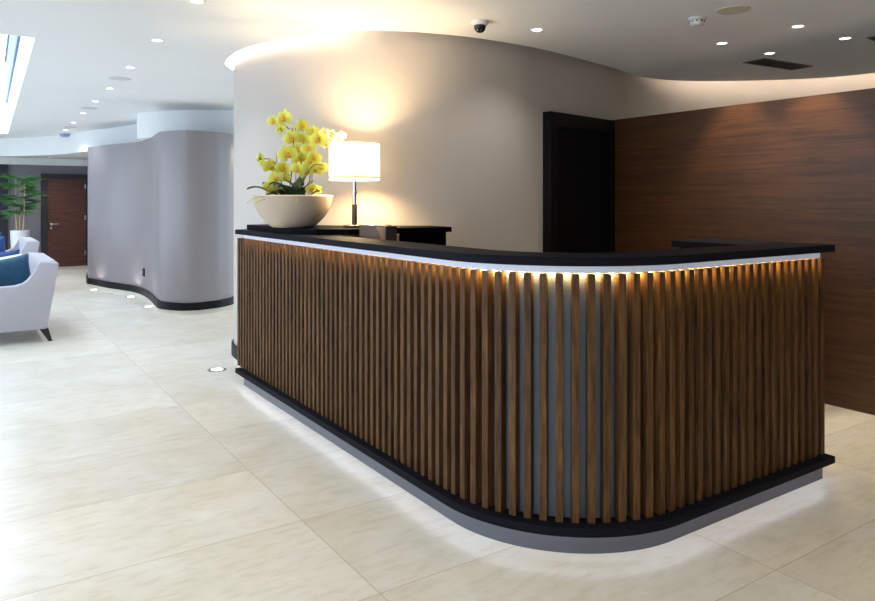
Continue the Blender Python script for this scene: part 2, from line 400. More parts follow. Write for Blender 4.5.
# far door
dx0, dx1 = 1.60, 2.36
def far_door():
    y = FAR
    d = bmesh.new(); box(d, dx0 + 0.0, dx1, y - 0.03, y + 0.0, 0.0, 1.98)
    o = struct('door_1', d, M['door_wood'])
    f = bmesh.new(); w = 0.13
    box(f, dx0 - w, dx0, y - 0.05, y, 0, 1.98 + w * .8); box(f, dx1, dx1 + 0.07, y - 0.05, y, 0, 1.98 + w * .8); box(f, dx0, dx1, y - 0.05, y, 1.98, 1.98 + w * .8)
    struct('door_frame', f, mat('dark_door_frame', (40, 34, 40), 0.45), parent=o)
    h = bmesh.new(); box(h, dx0 + 0.05, dx0 + 0.09, y - 0.045, y - 0.03, 0.93, 0.99); tube([(dx0 + .07, y - .03, .965), (dx0 + .07, y - .08, .965), (dx0 + .21, y - .08, .965)], 0.011, 8, h)
    struct('handle', h, M['chrome'], parent=o)
    h = bmesh.new(); box(h, dx0 + 0.05, dx0 + 0.09, y - 0.04, y - 0.03, 0.85, 0.90); struct('lock', h, M['chrome'], parent=o)
    for z in (0.25, 1.05, 1.75):
        h = bmesh.new(); box(h, dx1 - 0.02, dx1 + 0.012, y - 0.056, y - 0.03, z, z + 0.1); struct('hinge', h, M['chrome'], parent=o)
far_door()
# black door beside the panelling, on the cream wall
A = Vector((4.235, 4.62)); B = Vector((5.262, 4.825)); dv = (B - A); DW = dv.length; dang = math.atan2(dv.y, dv.x)
def near_door():
    d = bbox(0.10, DW - 0.06, -0.035, 0.03, 0.0, 2.15)
    o = struct('door_2', d, M['black_door']); o.location = (A.x, A.y, 0); o.rotation_euler = (0, 0, dang)
    f = bmesh.new(); box(f, 0, 0.10, -0.06, 0.03, 0, 2.27); box(f, DW - 0.06, DW, -0.06, 0.03, 0, 2.27); box(f, 0.10, DW - 0.06, -0.06, 0.03, 2.15, 2.27)
    struct('door_frame', f, M['black_frame'], parent=o)
    h = bmesh.new(); tube([(0.17, -.035, 1.0), (0.17, -.085, 1.0), (0.30, -.085, 1.0)], 0.01, 8, h); struct('handle', h, M['black_frame'], parent=o)
near_door()

# ================================================================== RECEPTION DESK
RO, A_L, B_R, A_E, B_E = 0.745, 1.86, 1.975, 3.895, 5.74
def desk_path(d=0.0, a_end=A_E, b_end=B_E, step=0.06):
    r = RO - d; cx, cy = A_L + RO, B_R + RO; pts = []
    n = max(2, int((b_end - cy) / step))
    for i in range(n): pts.append((A_L + d, b_end + (cy - b_end) * i / n))
    m = 36
    for i in range(m + 1):
        t = math.pi + (math.pi / 2) * i / m; pts.append((cx + r * math.cos(t), cy + r * math.sin(t)))
    n = max(2, int((a_end - cx) / step))
    for i in range(1, n + 1): pts.append((cx + (a_end - cx) * i / n, B_R + d))
    return [Vector(p) for p in pts]
desk = thing('reception_desk', 'curved reception desk clad in dark vertical wood slats with black top', 'reception desk', (2.6, 2.7, 0))
def dpart(name, bm, m, smooth=True, parent=desk):
    o = obj(name, bm, m, parent, smooth)
    o.location = (-2.6, -2.7, 0)
    return o
P0 = desk_path(0)
dpart('countertop', sweep(P0, rrect(0, 0.27, 1.222, 1.26)), M['slab'])
dpart('light_band', sweep(desk_path(0.075, 3.885), rect(0, 0.03, 1.186, 1.2215)), M['band'])
dpart('warm_led_strip', sweep(desk_path(0.08, 3.875), rect(0.012, 0.024, 1.1852, 1.1858)), M['led_warm'])
dpart('body_panel', sweep(desk_path(0.105, 3.875), rect(0, 0.11, 0.125, 1.221)), M['body'])
dpart('base_shelf', sweep(P0, rrect(0, 0.22, 0.087, 0.125)), M['slab'])
dpart('plinth', sweep(desk_path(0.045, 3.853, 5.655), rect(0, 0.12, 0.0, 0.0865)), M['plinth'])
dpart('base_led_strip', sweep(desk_path(0.006, 3.885, 5.70), rect(0.026, 0.04, 0.082, 0.0865)), M['led_white'])
# slats
sl = desk_path(0.075, 3.885, B_E + 0.10, 0.01)
cum = [0.0]
for p, q in zip(sl, sl[1:]): cum.append(cum[-1] + (q - p).length)
sb = bbox(-0.016, 0.016, -0.025, 0.025, 0.1255, 1.1846, 0.0012, 1)
proto = None; L_ = cum[-1]; nsl = int((L_ - 0.032) / 0.0655); pitch = (L_ - 0.032) / nsl
for k in range(nsl + 1):
    s = 0.016 + pitch * k; j = 0
    while j < len(cum) - 2 and cum[j + 1] < s: j += 1
    f = (s - cum[j]) / (cum[j + 1] - cum[j]); p = sl[j].lerp(sl[j + 1], f); dd = sl[j + 1] - sl[j]
    if proto is None: proto = o = obj('slat', sb, M['slat'], desk)
    else: o = proto.copy(); C.objects.link(o)
    o.parent = desk; o.location = (p.x - 2.6, p.y - 2.7, 0); o.rotation_euler = (0, 0, math.atan2(dd.y, dd.x))
# raised back ledge with its end panel, along the cream wall
LZ = 1.30
ledge = thing('back_ledge', 'black raised ledge with an end panel along the cream wall behind the desk', 'shelf', (2.5, 4.4, 0))
lo = obj('ledge_top', prism([(1.93, 5.66), (1.93, 4.74), (2.02, 4.50), (2.2, 4.36), (3.04, 4.34), (3.04, 4.625), (2.80, 4.78), (2.48, 5.06), (2.24, 5.42), (2.12, 5.66)], LZ - 0.0385, LZ), M['ledge'], ledge); lo.location = (-2.5, -4.4, 0)
lo = obj('end_panel', bbox(2.985, 3.01, 4.37, 4.63, 0.0, LZ - 0.039), M['ledge'], ledge); lo.location = (-2.5, -4.4, 0)
lo = obj('back_panel', bbox(2.75, 2.98, 4.60, 4.62, 0.0, LZ - 0.039), M['ledge'], ledge); lo.location = (-2.5, -4.4, 0)
# low back cabinet along the panelling
cab = thing('back_cabinet', 'low dark cabinet with slate blue edge against the walnut panelling', 'cabinet', (5.0, 3.1, 0))
for nm, bm_, m_ in (('cabinet_top', bbox(4.70, 5.275, 2.95, 3.66, 1.128, 1.178, 0.003, 1), M['slab']), ('carcass', bbox(4.76, 5.275, 2.98, 3.62, 0.06, 1.127), M['ledge']), ('kickboard', bbox(4.82, 5.27, 3.0, 3.6, 0.0, 0.059), M['skirting'])):
    o = obj(nm, bm_, m_, cab); o.location = (-5.0, -3.1, 0)
for y0, y1 in ((2.985, 3.295), (3.305, 3.615)):
    o = obj('door', bbox(4.742, 4.759, y0, y1, 0.07, 1.12, 0.002, 1), M['ledge'], cab); o.location = (-5.0, -3.1, 0)
    h = obj('handle', bbox(4.725, 4.742, y1 - 0.06 if y0 < 3 else y0 + 0.04, y1 - 0.04 if y0 < 3 else y0 + 0.06, 0.85, 1.0, 0.003, 1), M['chrome'], o)

# office chair whose leather back peeks over the counter
def office_chair():
    x, y = at(383, 4.60)
    rz = -YAW - math.radians(56)
    t = thing('office_chair', 'taupe leather high-backed chair peeking over the counter beside the lamp', 'chair', (x, y, 0), rz)
    # curved padded back: plan arc, swept upward
    bm = bmesh.new(); rows = []
    W, n = 0.40, 16
    for z, hw, lean in ((0.62, 0.155, 0.05), (0.8, 0.17, 0.03), (1.0, 0.17, 0.01), (1.2, 0.17, 0.0), (1.315, 0.17, 0.0), (1.335, 0.168, 0.002), (1.342, 0.16, 0.006)):
        ring = []
        th = 0.032 if z < 1.32 else 0.026 if z < 1.34 else 0.012
        for i in range(n + 1):
            u = -1 + 2 * i / n; ring.append((u * hw, lean - th + 0.05 * u * u * -1, z))
        for i in range(n + 1):
            u = 1 - 2 * i / n; ring.append((u * hw, lean + th + 0.05 * u * u * -1, z))
        rows.append([bm.verts.new(v) for v in ring])
    for a, b in zip(rows, rows[1:]):
        for i in range(len(a)): bm.faces.new((a[i], a[(i + 1) % len(a)], b[(i + 1) % len(a)], b[i]))
    bm.faces.new(rows[0]); bm.faces.new(rows[-1])
    bk = obj('backrest', bm, M['leather'], t, True)
    # folded flap with a curved hem
    fb = bmesh.new(); pts = [(-0.02, 1.325), (0.02, 1.29), (0.05, 1.255), (0.09, 1.235), (0.13, 1.23), (0.168, 1.235)]
    pts = [Vector((p[0], p[1])) for p in pts]; pc = catmull(pts, 5)
    prev = None
    for p in pc:
        yb = -0.034 - 0.05 * (p.x / 0.2) ** 2
        quad = [fb.verts.new((p.x, yb - 0.006, p.y)), fb.verts.new((p.x, yb + 0.004, p.y))]
        top = [fb.verts.new((p.x, yb - 0.002, 1.33)), fb.verts.new((p.x, yb + 0.004, 1.33))]
        cur = quad + top
        if prev:
            fb.faces.new((prev[0], cur[0], cur[2], prev[2])); fb.faces.new((prev[0], prev[1], cur[1], cur[0]))
        prev = cur
    obj('flap', fb, mat('pale_taupe_leather', (150, 110, 70), 0.4), bk, True)
    obj('side_frame', bbox(0.172, 0.188, -0.085, -0.005, 0.62, 1.338, 0.008, 2), M['dark_leather'], t)
    obj('seat', bbox(-0.24, 0.24, -0.02, 0.44, 0.44, 0.53, 0.03, 3), M['leather'], t)
    obj('back_bracket', bbox(-0.03, 0.03, -0.03, 0.02, 0.46, 0.66, 0.004, 1), M['dark_leather'], t)
    obj('gas_column', tube([(0, 0.2, 0.09), (0, 0.2, 0.44)], 0.028, 14), M['lamp_dark'], t, True)
    for k in range(5):
        a = 2 * math.pi * k / 5 + 0.3; ex, ey = 0.27 * math.cos(a), 0.2 + 0.27 * math.sin(a)
        l = obj('leg', tube([(0.02 * math.cos(a), 0.2 + 0.02 * math.sin(a), 0.10), (ex, ey, 0.075)], [0.024, 0.014], 8), M['lamp_dark'], t)
        cb_ = lathe([(0.005, 0.0), (0.024, 0.006), (0.028, 0.03), (0.02, 0.055), (0.006, 0.062)], 12)
        bmesh.ops.translate(cb_, verts=cb_.verts[:], vec=(ex, ey, 0)); obj('caster', cb_, M['skirting'], l, True)
office_chair()

# ================================================================== TABLE LAMP
lx, ly = at(354.5, 5.2)
lamp = thing('table_lamp', 'lit table lamp with a white drum shade on a chrome and dark stem', 'lamp', (lx, ly, LZ))
obj('base', lathe([(0.080, 0.0), (0.082, 0.003), (0.082, 0.016), (0.074, 0.021), (0.02, 0.023)], 40), M['chrome'], lamp, True)
obj('stem_sleeve', lathe([(0.019, 0.023), (0.019, 0.165), (0.017, 0.168)], 24), M['lamp_dark'], lamp, True)
obj('rod', lathe([(0.0135, 0.166), (0.0135, 0.25), (0.021, 0.252), (0.021, 0.262), (0.0135, 0.264), (0.0135, 0.36)], 24), M['chrome'], lamp, True)
SR, S0, S1 = 0.184, 0.345, 0.618
bm = bmesh.new(); n = 56; rr = []
for r, z in ((SR, S0), (SR, S1), (SR - 0.003, S1), (SR - 0.003, S0)): rr.append([bm.verts.new((r * math.cos(2 * math.pi * k / n), r * math.sin(2 * math.pi * k / n), z)) for k in range(n)])
for a, b in zip(rr, rr[1:] + rr[:1]):
    for k in range(n): bm.faces.new((a[k], a[(k + 1) % n], b[(k + 1) % n], b[k]))
sh = obj('lamp_shade', bm, M['shade'], lamp, True)
for z0, z1 in ((S0 + 0.012, S0 + 0.026), (S1 - 0.008, S1)):
    bm = bmesh.new(); rr = []
    for r, z in ((SR + 0.0008, z0), (SR + 0.0008, z1)): rr.append([bm.verts.new((r * math.cos(2 * math.pi * k / n), r * math.sin(2 * math.pi * k / n), z)) for k in range(n)])
    for k in range(n): bm.faces.new((rr[0][k], rr[0][(k + 1) % n], rr[1][(k + 1) % n], rr[1][k]))
    obj('hem', bm, M['shade_hem'], sh, True)
bm = lathe([(0.012, 0.36), (0.016, 0.38), (0.03, 0.42), (0.033, 0.45), (0.026, 0.48), (0.008, 0.492)], 20)
obj('bulb', bm, emit('lamp_bulb', (255, 214, 150), 12.0), lamp, True)
pl = bpy.data.lights.new('lamp_light', 'POINT'); pl.energy = 95; pl.color = (1.0, 0.74, 0.42); pl.shadow_soft_size = 0.06
po = bpy.data.objects.new('lamp_light', pl); C.objects.link(po); po.location = (lx, ly, LZ + 0.455)

# ================================================================== ORCHID BOWL
bx, by = at(293, 5.2)
right = Vector((CA, -SA, 0)); up = Vector((0, 0, 1)); tocam = Vector((-bx, -by, 0)).normalized()
orch = thing('potted_orchid', 'yellow-green orchids in a wide ivory stone bowl on the desk end', 'potted plant', (bx, by, LZ))
PXM = F / 5.2
BR = 0.292
prof = [(0.12, 0.0), (0.15, 0.004), (0.185, 0.03), (0.235, 0.085), (0.272, 0.150), (BR - 0.004, 0.215), (BR, 0.228), (BR - 0.008, 0.236), (BR - 0.022, 0.228), (0.25, 0.16), (0.22, 0.15)]
obj('bowl', lathe(prof, 56), M['stone_bowl'], orch, True)
soil_z = 0.205
obj('soil', lathe([(0.262, 0.19), (0.262, soil_z), (0.1, soil_z + 0.006)], 40), M['soil'], orch, True)
bm = bmesh.new()
for i in range(90):
    a = random.uniform(0, 2 * math.pi); r = 0.245 * math.sqrt(random.random()); s = random.uniform(0.014, 0.026)
    mt = Matrix.Translation((r * math.cos(a), r * math.sin(a), soil_z + 0.012)) @ Euler((random.random(), random.random(), random.random() * 6)).to_matrix().to_4x4() @ Matrix.Diagonal((s, s * 0.8, s * 0.6, 1))
    bmesh.ops.create_icosphere(bm, subdivisions=2, radius=1, matrix=mt)
o = obj('pebbles', bm, M['pebble'], orch, True); o['kind'] = 'stuff'
def pt(px, py, dep=0.0):          # local point of the plant, dep metres towards the viewer
    v = right * ((px - 293) / PXM) + up * ((HY - py) / PXM + CAMZ - LZ) + tocam * dep
    return v
# strap leaves
def leaf(path, w, name='leaf'):
    bm = bmesh.new(); rows = []; P = catmull(path, 6); n = len(P)
    for i, p in enumerate(P):
        t = i / (n - 1); ww = w * (math.sin(math.pi * min(1, t * 0.92 + 0.08)) ** 0.6)
        d = (P[min(n - 1, i + 1)] - P[max(0, i - 1)]).normalized(); s = d.cross(up)
        if s.length < 0.05: s = right.copy()
        s.normalize(); nn = s.cross(d)
        rows.append([bm.verts.new(p + s * ww * u + nn * (0.25 * ww * abs(u))) for u in (-1, -0.5, 0, 0.5, 1)])
    for a, b in zip(rows, rows[1:]):
        for k in range(4): bm.faces.new((a[k], a[k + 1], b[k + 1], b[k]))
    return obj(name, bm, M['leaf_dark'], orch, True)
base = lambda px: pt(px, 197, 0.05)
for path, w in (([pt(283, 199, .1), pt(271, 193, .14), pt(258, 188, .15), pt(248, 190, .14)], 0.036), ([pt(285, 199, .1), pt(278, 191, .16), pt(268, 196, .20), pt(262, 199, .22)], 0.03),
                ([pt(292, 199, .08), pt(284, 189, .14), pt(276, 184, .16), pt(270, 186, .16)], 0.04), ([pt(294, 199, .1), pt(289, 190, .17), pt(283, 187, .19), pt(277, 189, .2)], 0.038),
                ([pt(300, 199, .1), pt(297, 190, .15), pt(290, 184, .16), pt(283, 180, .15)], 0.03), ([pt(300, 199, .06), pt(304, 190, .12), pt(309, 184, .12), pt(314, 181, .1)], 0.024),
                ([pt(302, 199, .1), pt(301, 190, .14), pt(300, 183, .14), pt(299, 178, .12)], 0.022), ([pt(306, 199, .1), pt(314, 193, .12), pt(320, 190, .13), pt(327, 186, .12)], 0.013),
                ([pt(296, 199, .06), pt(296, 190, .05), pt(300, 182, 0.0), pt(305, 176, -.05)], 0.03), ([pt(286, 198, -.05), pt(276, 188, -.1), pt(268, 183, -.14), pt(262, 184, -.16)], 0.036)):
    leaf(path, w * 1.4)
# stakes
for x0, y0, x1, y1, d in ((278, 197, 276.5, 153, -.02), (296, 197, 295.5, 124, .0), (312, 197, 311.5, 129, .02)):
    obj('stake', tube([pt(x0, y0, d), pt(x1, y1, d)], 0.0035, 8), M['stake'], orch, True)
# flower spikes
spikes = [[(288, 198, .03), (291, 178, .02), (293, 150, .02), (293, 135, .03), (287, 128, .06), (279, 122, .08), (272, 121, .1)],
          [(298, 198, .05), (300, 170, .05), (303, 148, .05), (303, 133, .06), (300, 128, .08)],
          [(308, 198, .04), (310, 175, .04), (312, 150, .06), (317, 140, .08), (326, 133, .06), (338, 137, .02)],
          [(283, 198, .06), (281, 178, .08), (278, 168, .1), (270, 160, .1), (262, 160, .1), (258, 158, .1)],
          [(297, 198, .1), (304, 180, .12), (313, 166, .12), (322, 166, .12)]]
for s in spikes:
    P = catmull([pt(*p) for p in s], 6)
    obj('flower_stem', tube(P, [0.0045 - 0.0015 * i / len(P) for i in range(len(P))], 7), M['stem'], orch, True)
# flower prototype (faces +Z locally)
def petal(bm, ang, length, width, off=0.0, curl=0.15, z0=0.0):
    rows = []; n, k = 7, 5
    for i in range(n + 1):
        t = i / n; r = off + length * t; w = width * math.sin(math.pi * (0.06 + 0.92 * t) ** 0.85) ** 0.75
        row = []
        for j in range(k):
            u = -1 + 2 * j / (k - 1); x, y = r, u * w
            z = z0 + curl * length * (0.5 * math.sin(t * 2.6) - t * t * 0.55) - 0.12 * w * u * u
            row.append(bm.verts.new((x * math.cos(ang) - y * math.sin(ang), x * math.sin(ang) + y * math.cos(ang), z)))
        rows.append(row)
    for a, b in zip(rows, rows[1:]):
        for j in range(k - 1): bm.faces.new((a[j], a[j + 1], b[j + 1], b[j]))
def flower_bm():
    bm = bmesh.new()
    for a in (90, 218, 322): petal(bm, math.radians(a), 0.040, 0.015, 0.003, 0.2, -0.003)
    for a in (8, 172): petal(bm, math.radians(a), 0.044, 0.027, 0.002, 0.25, 0.002)
    return bm
def lip_bm():
    bm = bmesh.new(); petal(bm, math.radians(270), 0.02, 0.010, 0.0, 0.9, 0.006); petal(bm, math.radians(225), 0.013, 0.006, 0.0, 0.9, 0.008); petal(bm, math.radians(315), 0.013, 0.006, 0.0, 0.9, 0.008)
    bmesh.ops.create_uvsphere(bm, u_segments=8, v_segments=6, radius=0.006, matrix=Matrix.Translation((0, 0.002, 0.008)))
    return bm
fl = [(284.5, 119.5, .10, 1.15), (273.5, 123, .10, .8), (281, 130, .09, .75), (302, 127, .09, .95), (292, 139, .09, 1.1), (303, 140, .1, 1.0), (318, 141, .11, 1.25), (314, 133, .05, .95), (308, 149, .08, .95), (287.5, 155, .12, 1.25), (296, 150, .05, .9), (283, 169, .11, 1.0), (271, 167, .11, 1.05), (276, 178, .12, 1.0), (284, 178, .10, .85), (298, 170, .12, 1.0), (305, 172, .1, .95), (314, 158, .08, .95), (316, 170, .1, 1.0), (321, 168, .09, .85), (311, 164, .05, .9), (261, 158.5, .1, .6), (273, 191, .17, .75), (269, 187, .16, .75), (311, 189, .14, .8), (317, 190, .12, .7), (303, 158, .03, .9), (298, 161, .02, .85), (264, 164, .1, .6)]
pale = [(324, 134, .06, .8), (331, 136, .02, .85), (338, 138, .0, .8), (326, 145, .05, .7), (342, 135, -.03, .65)]
pf = None; pp = None
for i, (px, py, d, s) in enumerate(fl + pale):
    is_p = i >= len(fl)
    src = pp if is_p else pf
    if src is None:
        o = obj('flower', flower_bm(), M['petal_pale'] if is_p else M['petal_yellow'], orch, True)
        l = obj('lip', lip_bm(), M['lip'], o, True)
        if is_p: pp = o; o['label'] = 'pale cream flower'
        else: pf = o
    else:
        o = src.copy(); C.objects.link(o); o.parent = orch
        c = src.children[0].copy(); C.objects.link(c); c.parent = o
    zax = (tocam + right * random.uniform(-.65, .65) + up * random.uniform(-.45, .35)).normalized()
    xax = up.cross(zax).normalized(); yax = zax.cross(xax)
    R = Matrix((xax, yax, zax)).transposed().to_4x4() @ Matrix.Rotation(random.uniform(-.35, .35), 4, 'Z')
    o.matrix_local = Matrix.Translation(pt(px, py, d + random.uniform(-.02, .02))) @ R @ Matrix.Scale(s * 1.36, 4)
# trailing roots and buds at the rim
for i, path in enumerate(([(268, 198, .2), (262, 197, .26), (255, 199, .28), (249, 203, .28)], [(270, 199, .22), (262, 200, .28), (258, 203, .29), (255, 204, .29)], [(296, 197, .2), (296, 199, .29), (297, 203, .30)])):
    obj('root', tube(catmull([pt(*p) for p in path], 5), 0.003, 6), M['bud'], orch, True)
for px, py, d in ((260, 155, .1), (258.5, 160, .1), (280.5, 133, .09), (292, 130, .05)):
    b = bmesh.new(); bmesh.ops.create_uvsphere(b, u_segments=10, v_segments=8, radius=1, matrix=Matrix.Translation(pt(px, py, d)) @ Matrix.Diagonal((0.011, 0.011, 0.016, 1)))
    obj('bud', b, M['bud'], orch, True)

# ================================================================== SOFAS AND CUSHIONS
def extr_profile(poly, b0, b1, bev=0.012):
    bm = bmesh.new(); a = [bm.verts.new((x, b0, z)) for x, z in poly]; b = [bm.verts.new((x, b1, z)) for x, z in poly]; n = len(poly)
    for i in range(n): bm.faces.new((a[i], a[(i + 1) % n], b[(i + 1) % n], b[i]))
    bm.faces.new(a); bm.faces.new(b)
    if bev:
        bmesh.ops.recalc_face_normals(bm, faces=bm.faces[:])
        es = [e for e in bm.edges if abs(e.verts[0].co.y - e.verts[1].co.y) < 1e-6]
        bmesh.ops.bevel(bm, geom=es, offset=bev, segments=2, profile=0.5, affect='EDGES')
    return bm
SW = 1.72
def make_sofa(label):
    t = thing('sofa', label, 'sofa', (0.76, 8.52, 0), 0, 'pale sofas in a row under the skylight')
    arm = [(-0.02, 0.14), (0.0, 0.16), (0.105, 0.815), (0.098, 0.83), (0.0, 0.842), (-0.068, 0.846), (-0.085, 0.82), (-0.105, 0.775), (-0.14, 0.715), (-0.18, 0.66), (-0.225, 0.625), (-0.29, 0.607), (-0.45, 0.60), (-0.80, 0.59), (-0.84, 0.565), (-0.83, 0.14)]
    for y0 in (0.0, SW - 0.15): obj('arm', extr_profile(arm, y0, y0 + 0.15), M['sofa'], t, True)
    back = [(-0.13, 0.3), (0.018, 0.3), (0.103, 0.82), (0.09, 0.84), (-0.06, 0.846), (-0.085, 0.82)]
    obj('backrest', extr_profile(back, 0.151, SW - 0.151, 0), M['sofa'], t, True)
    obj('frame', bbox(-0.80, 0.0, 0.151, SW - 0.151, 0.14, 0.298), M['sofa'], t)
    for k in range(2):
        w = (SW - 0.31) / 2; y0 = 0.155 + k * w
        obj('seat_cushion', bbox(-0.82, -0.14, y0 + 0.003, y0 + w - 0.003, 0.30, 0.44, 0.035, 3), M['sofa'], t, True)
    for x, sx in ((-0.02, 0.05), (-0.76, -0.04)):
        for y, sy in ((0.08, -0.02), (SW - 0.08, 0.02)):
            bm = bmesh.new()
            top = [bm.verts.new((x + i, y + j, 0.139)) for i, j in ((-.055, -.025), (.03, -.025), (.03, .025), (-.055, .025))]
            bot = [bm.verts.new((x + sx + i, y + sy + j, 0.0)) for i, j in ((-.018, -.014), (.018, -.014), (.018, .014), (-.018, .014))]
            for i in range(4): bm.faces.new((top[i], top[(i + 1) % 4], bot[(i + 1) % 4], bot[i]))
            bm.faces.new(top); bm.faces.new(bot); obj('leg', bm, M['sofa_leg'], t)
    return t
sofa1 = make_sofa('pale grey linen sofa with big teal velvet cushion over its arm')
sofa2 = dup(sofa1, (0.94, 12.95, 0), 0, 'pale grey linen sofa standing in front of the white palm pot')
def cushion_bm(w, h, t):
    bm = bmesh.new(); n = 14; grids = []
    for s in (1, -1):
        g = []
        for i in range(n + 1):
            row = []
            for j in range(n + 1):
                u, v = -1 + 2 * i / n, -1 + 2 * j / n
                puff = max(0, (1 - u ** 4) * (1 - v ** 4)) ** 0.5
                pin = 1 - 0.06 * (1 - abs(u)) * abs(v) ** 3 - 0.0
                row.append(bm.verts.new((u * w / 2 * (1 - 0.07 * (1 - u * u) * 0 - 0.07 * (1 - v * v) * abs(u) ** 2 * 1.0), s * (t / 2 * puff + 0.004), v * h / 2 * (1 - 0.07 * (1 - u * u) * v * v))))
            g.append(row)
        grids.append(g)
        for i in range(n):
            for j in range(n): bm.faces.new((g[i][j], g[i + 1][j], g[i + 1][j + 1], g[i][j + 1]))
    bmesh.ops.remove_doubles(bm, verts=bm.verts[:], dist=0.0001)
    A_, B_ = grids
    def bridge(seq):
        for (i0, j0), (i1, j1) in zip(seq, seq[1:]): bm.faces.new((A_[i0][j0], A_[i1][j1], B_[i1][j1], B_[i0][j0]))
    bridge([(i, 0) for i in range(n + 1)]); bridge([(n, j) for j in range(n + 1)]); bridge([(n - i, n) for i in range(n + 1)]); bridge([(0, n - j) for j in range(n + 1)])
    return bm
def cushion(x, y, z, w, h, t, m, rot, label):
    o = obj('cushion', cushion_bm(w, h, t), m, None, True); o.location = (x, y, z); o.rotation_euler = rot
    tag(o, label, 'cushion', 'velvet cushions on the sofas')
    return o
R_ = math.radians
cushion(0.37, 8.86, 0.66, 0.56, 0.44, 0.17, M['velvet'], (R_(-8), R_(-9), R_(4)), 'large crumpled teal velvet cushion against the arm of the closer sofa')
cushion(0.33, 9.9, 0.665, 0.56, 0.44, 0.15, M['velvet_blue'], (R_(8), R_(-6), R_(-3)), 'blue velvet cushion at the far arm of the closer sofa')
cushion(0.33, 9.35, 0.655, 0.54, 0.42, 0.13, mat('white_velvet', (226, 224, 228), 0.8), (R_(2), R_(-6), R_(2)), 'white cushion standing between teal and blue cushions on the closer sofa')
cushion(0.36, 13.3, 0.67, 0.50, 0.46, 0.15, M['velvet_blue'], (R_(-8), R_(-6), R_(3)), 'blue velvet cushion beside the front arm of the sofa by the palm pot')
cushion(0.36, 14.35, 0.69, 0.50, 0.48, 0.15, M['velvet_blue'], (R_(8), R_(-6), R_(-3)), 'blue velvet cushion at the back arm of the sofa by the palm pot')

# ================================================================== POTTED PALM
tx, ty = at(20, 14.7)
palm = thing('potted_palm', 'tall green bamboo palm in a white pot against the far wall', 'potted plant', (tx, ty, 0))
obj('pot', lathe([(0.12, 0.0), (0.13, 0.01), (0.155, 0.4), (0.178, 0.8), (0.18, 0.87), (0.166, 0.875), (0.162, 0.82), (0.1, 0.81)], 32), M['white_pot'], palm, True)
pr = Vector((CA, -SA, 0)); tips = []
for i, (ox, topx, tz, dep) in enumerate(((-0.06, -0.09, 1.95, 0), (0.0, 0.0, 1.85, 0.06), (0.06, 0.09, 1.90, -0.04))):
    P = [pr * ox + Vector((0, dep * 0.3, 0.82)), pr * (ox + topx) * 0.6 + Vector((0, dep * .6, 1.35)), pr * topx + Vector((0, dep, tz))]
    obj('cane', tube(catmull(P, 6), [0.018 - 0.009 * k / 12 for k in range(13)], 8), M['cane'], palm, True)
    tips.append(P)
def frond(o_, dirv, length, droop):
    bm = bmesh.new(); n = 11; side = dirv.cross(up)
    side = side.normalized() if side.length > 0.05 else pr
    pts = [o_ + dirv * length * t - up * droop * t * t for t in [k / n for k in range(n + 1)]]
    tube(pts, [0.004] * len(pts), 5, bm)
    for k in range(2, n + 1):
        for s in (-1, 1):
            d = (dirv * 0.75 + side * s * (0.8 - 0.04 * k) - up * random.uniform(0.05, 0.45)).normalized(); L1 = random.uniform(0.17, 0.27); w = 0.017
            q = d.cross(up).normalized(); p = pts[k]
            a = bm.verts.new(p); b1 = bm.verts.new(p + d * L1 * .4 + q * w); b2 = bm.verts.new(p + d * L1 * .4 - q * w); c1 = bm.verts.new(p + d * L1 - up * 0.04)
            bm.faces.new((a, b1, c1, b2))
    return bm
for P in tips:
    for lev in range(6):
        z = 1.22 + lev * 0.14 + random.uniform(-.04, .04)
        for q in range(2):
            a = random.uniform(0, 2 * math.pi) if q else (0.2 if lev % 2 else math.pi + 0.2) + random.uniform(-.6, .6)
            dirv = (pr * math.cos(a) + Vector((SA, CA, 0)) * math.sin(a) * 0.8 + up * random.uniform(0.25, 0.9)).normalized()
            t = (z - 0.82) / (P[2].z - 0.82); o_ = P[0].lerp(P[2], min(1, t))
            obj('frond', frond(o_, dirv, random.uniform(0.2, 0.34), random.uniform(0.05, 0.15)), M['palm_leaf'], palm)

# ================================================================== CEILING FITTINGS
def disc_parts(root, r, depth=0.012):
    obj('trim_ring', lathe([(r * 0.80, -0.002), (r * 1.0, -0.006), (r * 1.18, -0.003), (r * 1.2, 0.0)], 28, False, False), M['ring'], root, True)
    obj('lens', lathe([(r * 0.02, -0.0035), (r * 0.86, -0.0035)], 28, True, False), M['lens'], root)
LONG = [(197, 1, 'first'), (157.4, 40.1, 'second'), (130.5, 67.3, 'third'), (109.6, 88.2, 'fourth'), (95.9, 101, 'fifth'), (83.5, 113, 'sixth'), (73.6, 122.5, 'seventh'), (66, 130, 'eighth'), (59.6, 136.8, 'ninth'), (56, 140.7, 'tenth and last')]
first = None
def spot(x, y, z, e, col=(1, 0.95, 0.88), ang=125, blend=0.9):
    s = bpy.data.lights.new('downlight_or_added_spot', 'SPOT'); s.energy = e; s.spot_size = math.radians(ang); s.spot_blend = blend; s.color = col; s.shadow_soft_size = 0.04
    o = bpy.data.objects.new('downlight_or_added_spot', s); C.objects.link(o); o.location = (x, y, z - 0.03)
for i, (px, py, w) in enumerate(LONG):
    x, y = plane(px, py, CEIL)
    lab = w + ' recessed downlight of the long ceiling row, counted from the reception desk'
    if first is None:
        first = thing('downlight', lab, 'ceiling light', (x, y, CEIL), 0, 'downlights of the long ceiling row'); disc_parts(first, 0.043)
    else: dup(first, (x, y, CEIL), 0, lab, 'downlights of the long ceiling row')
    spot(x, y, CEIL, 32, (0.86, 0.93, 1.0))
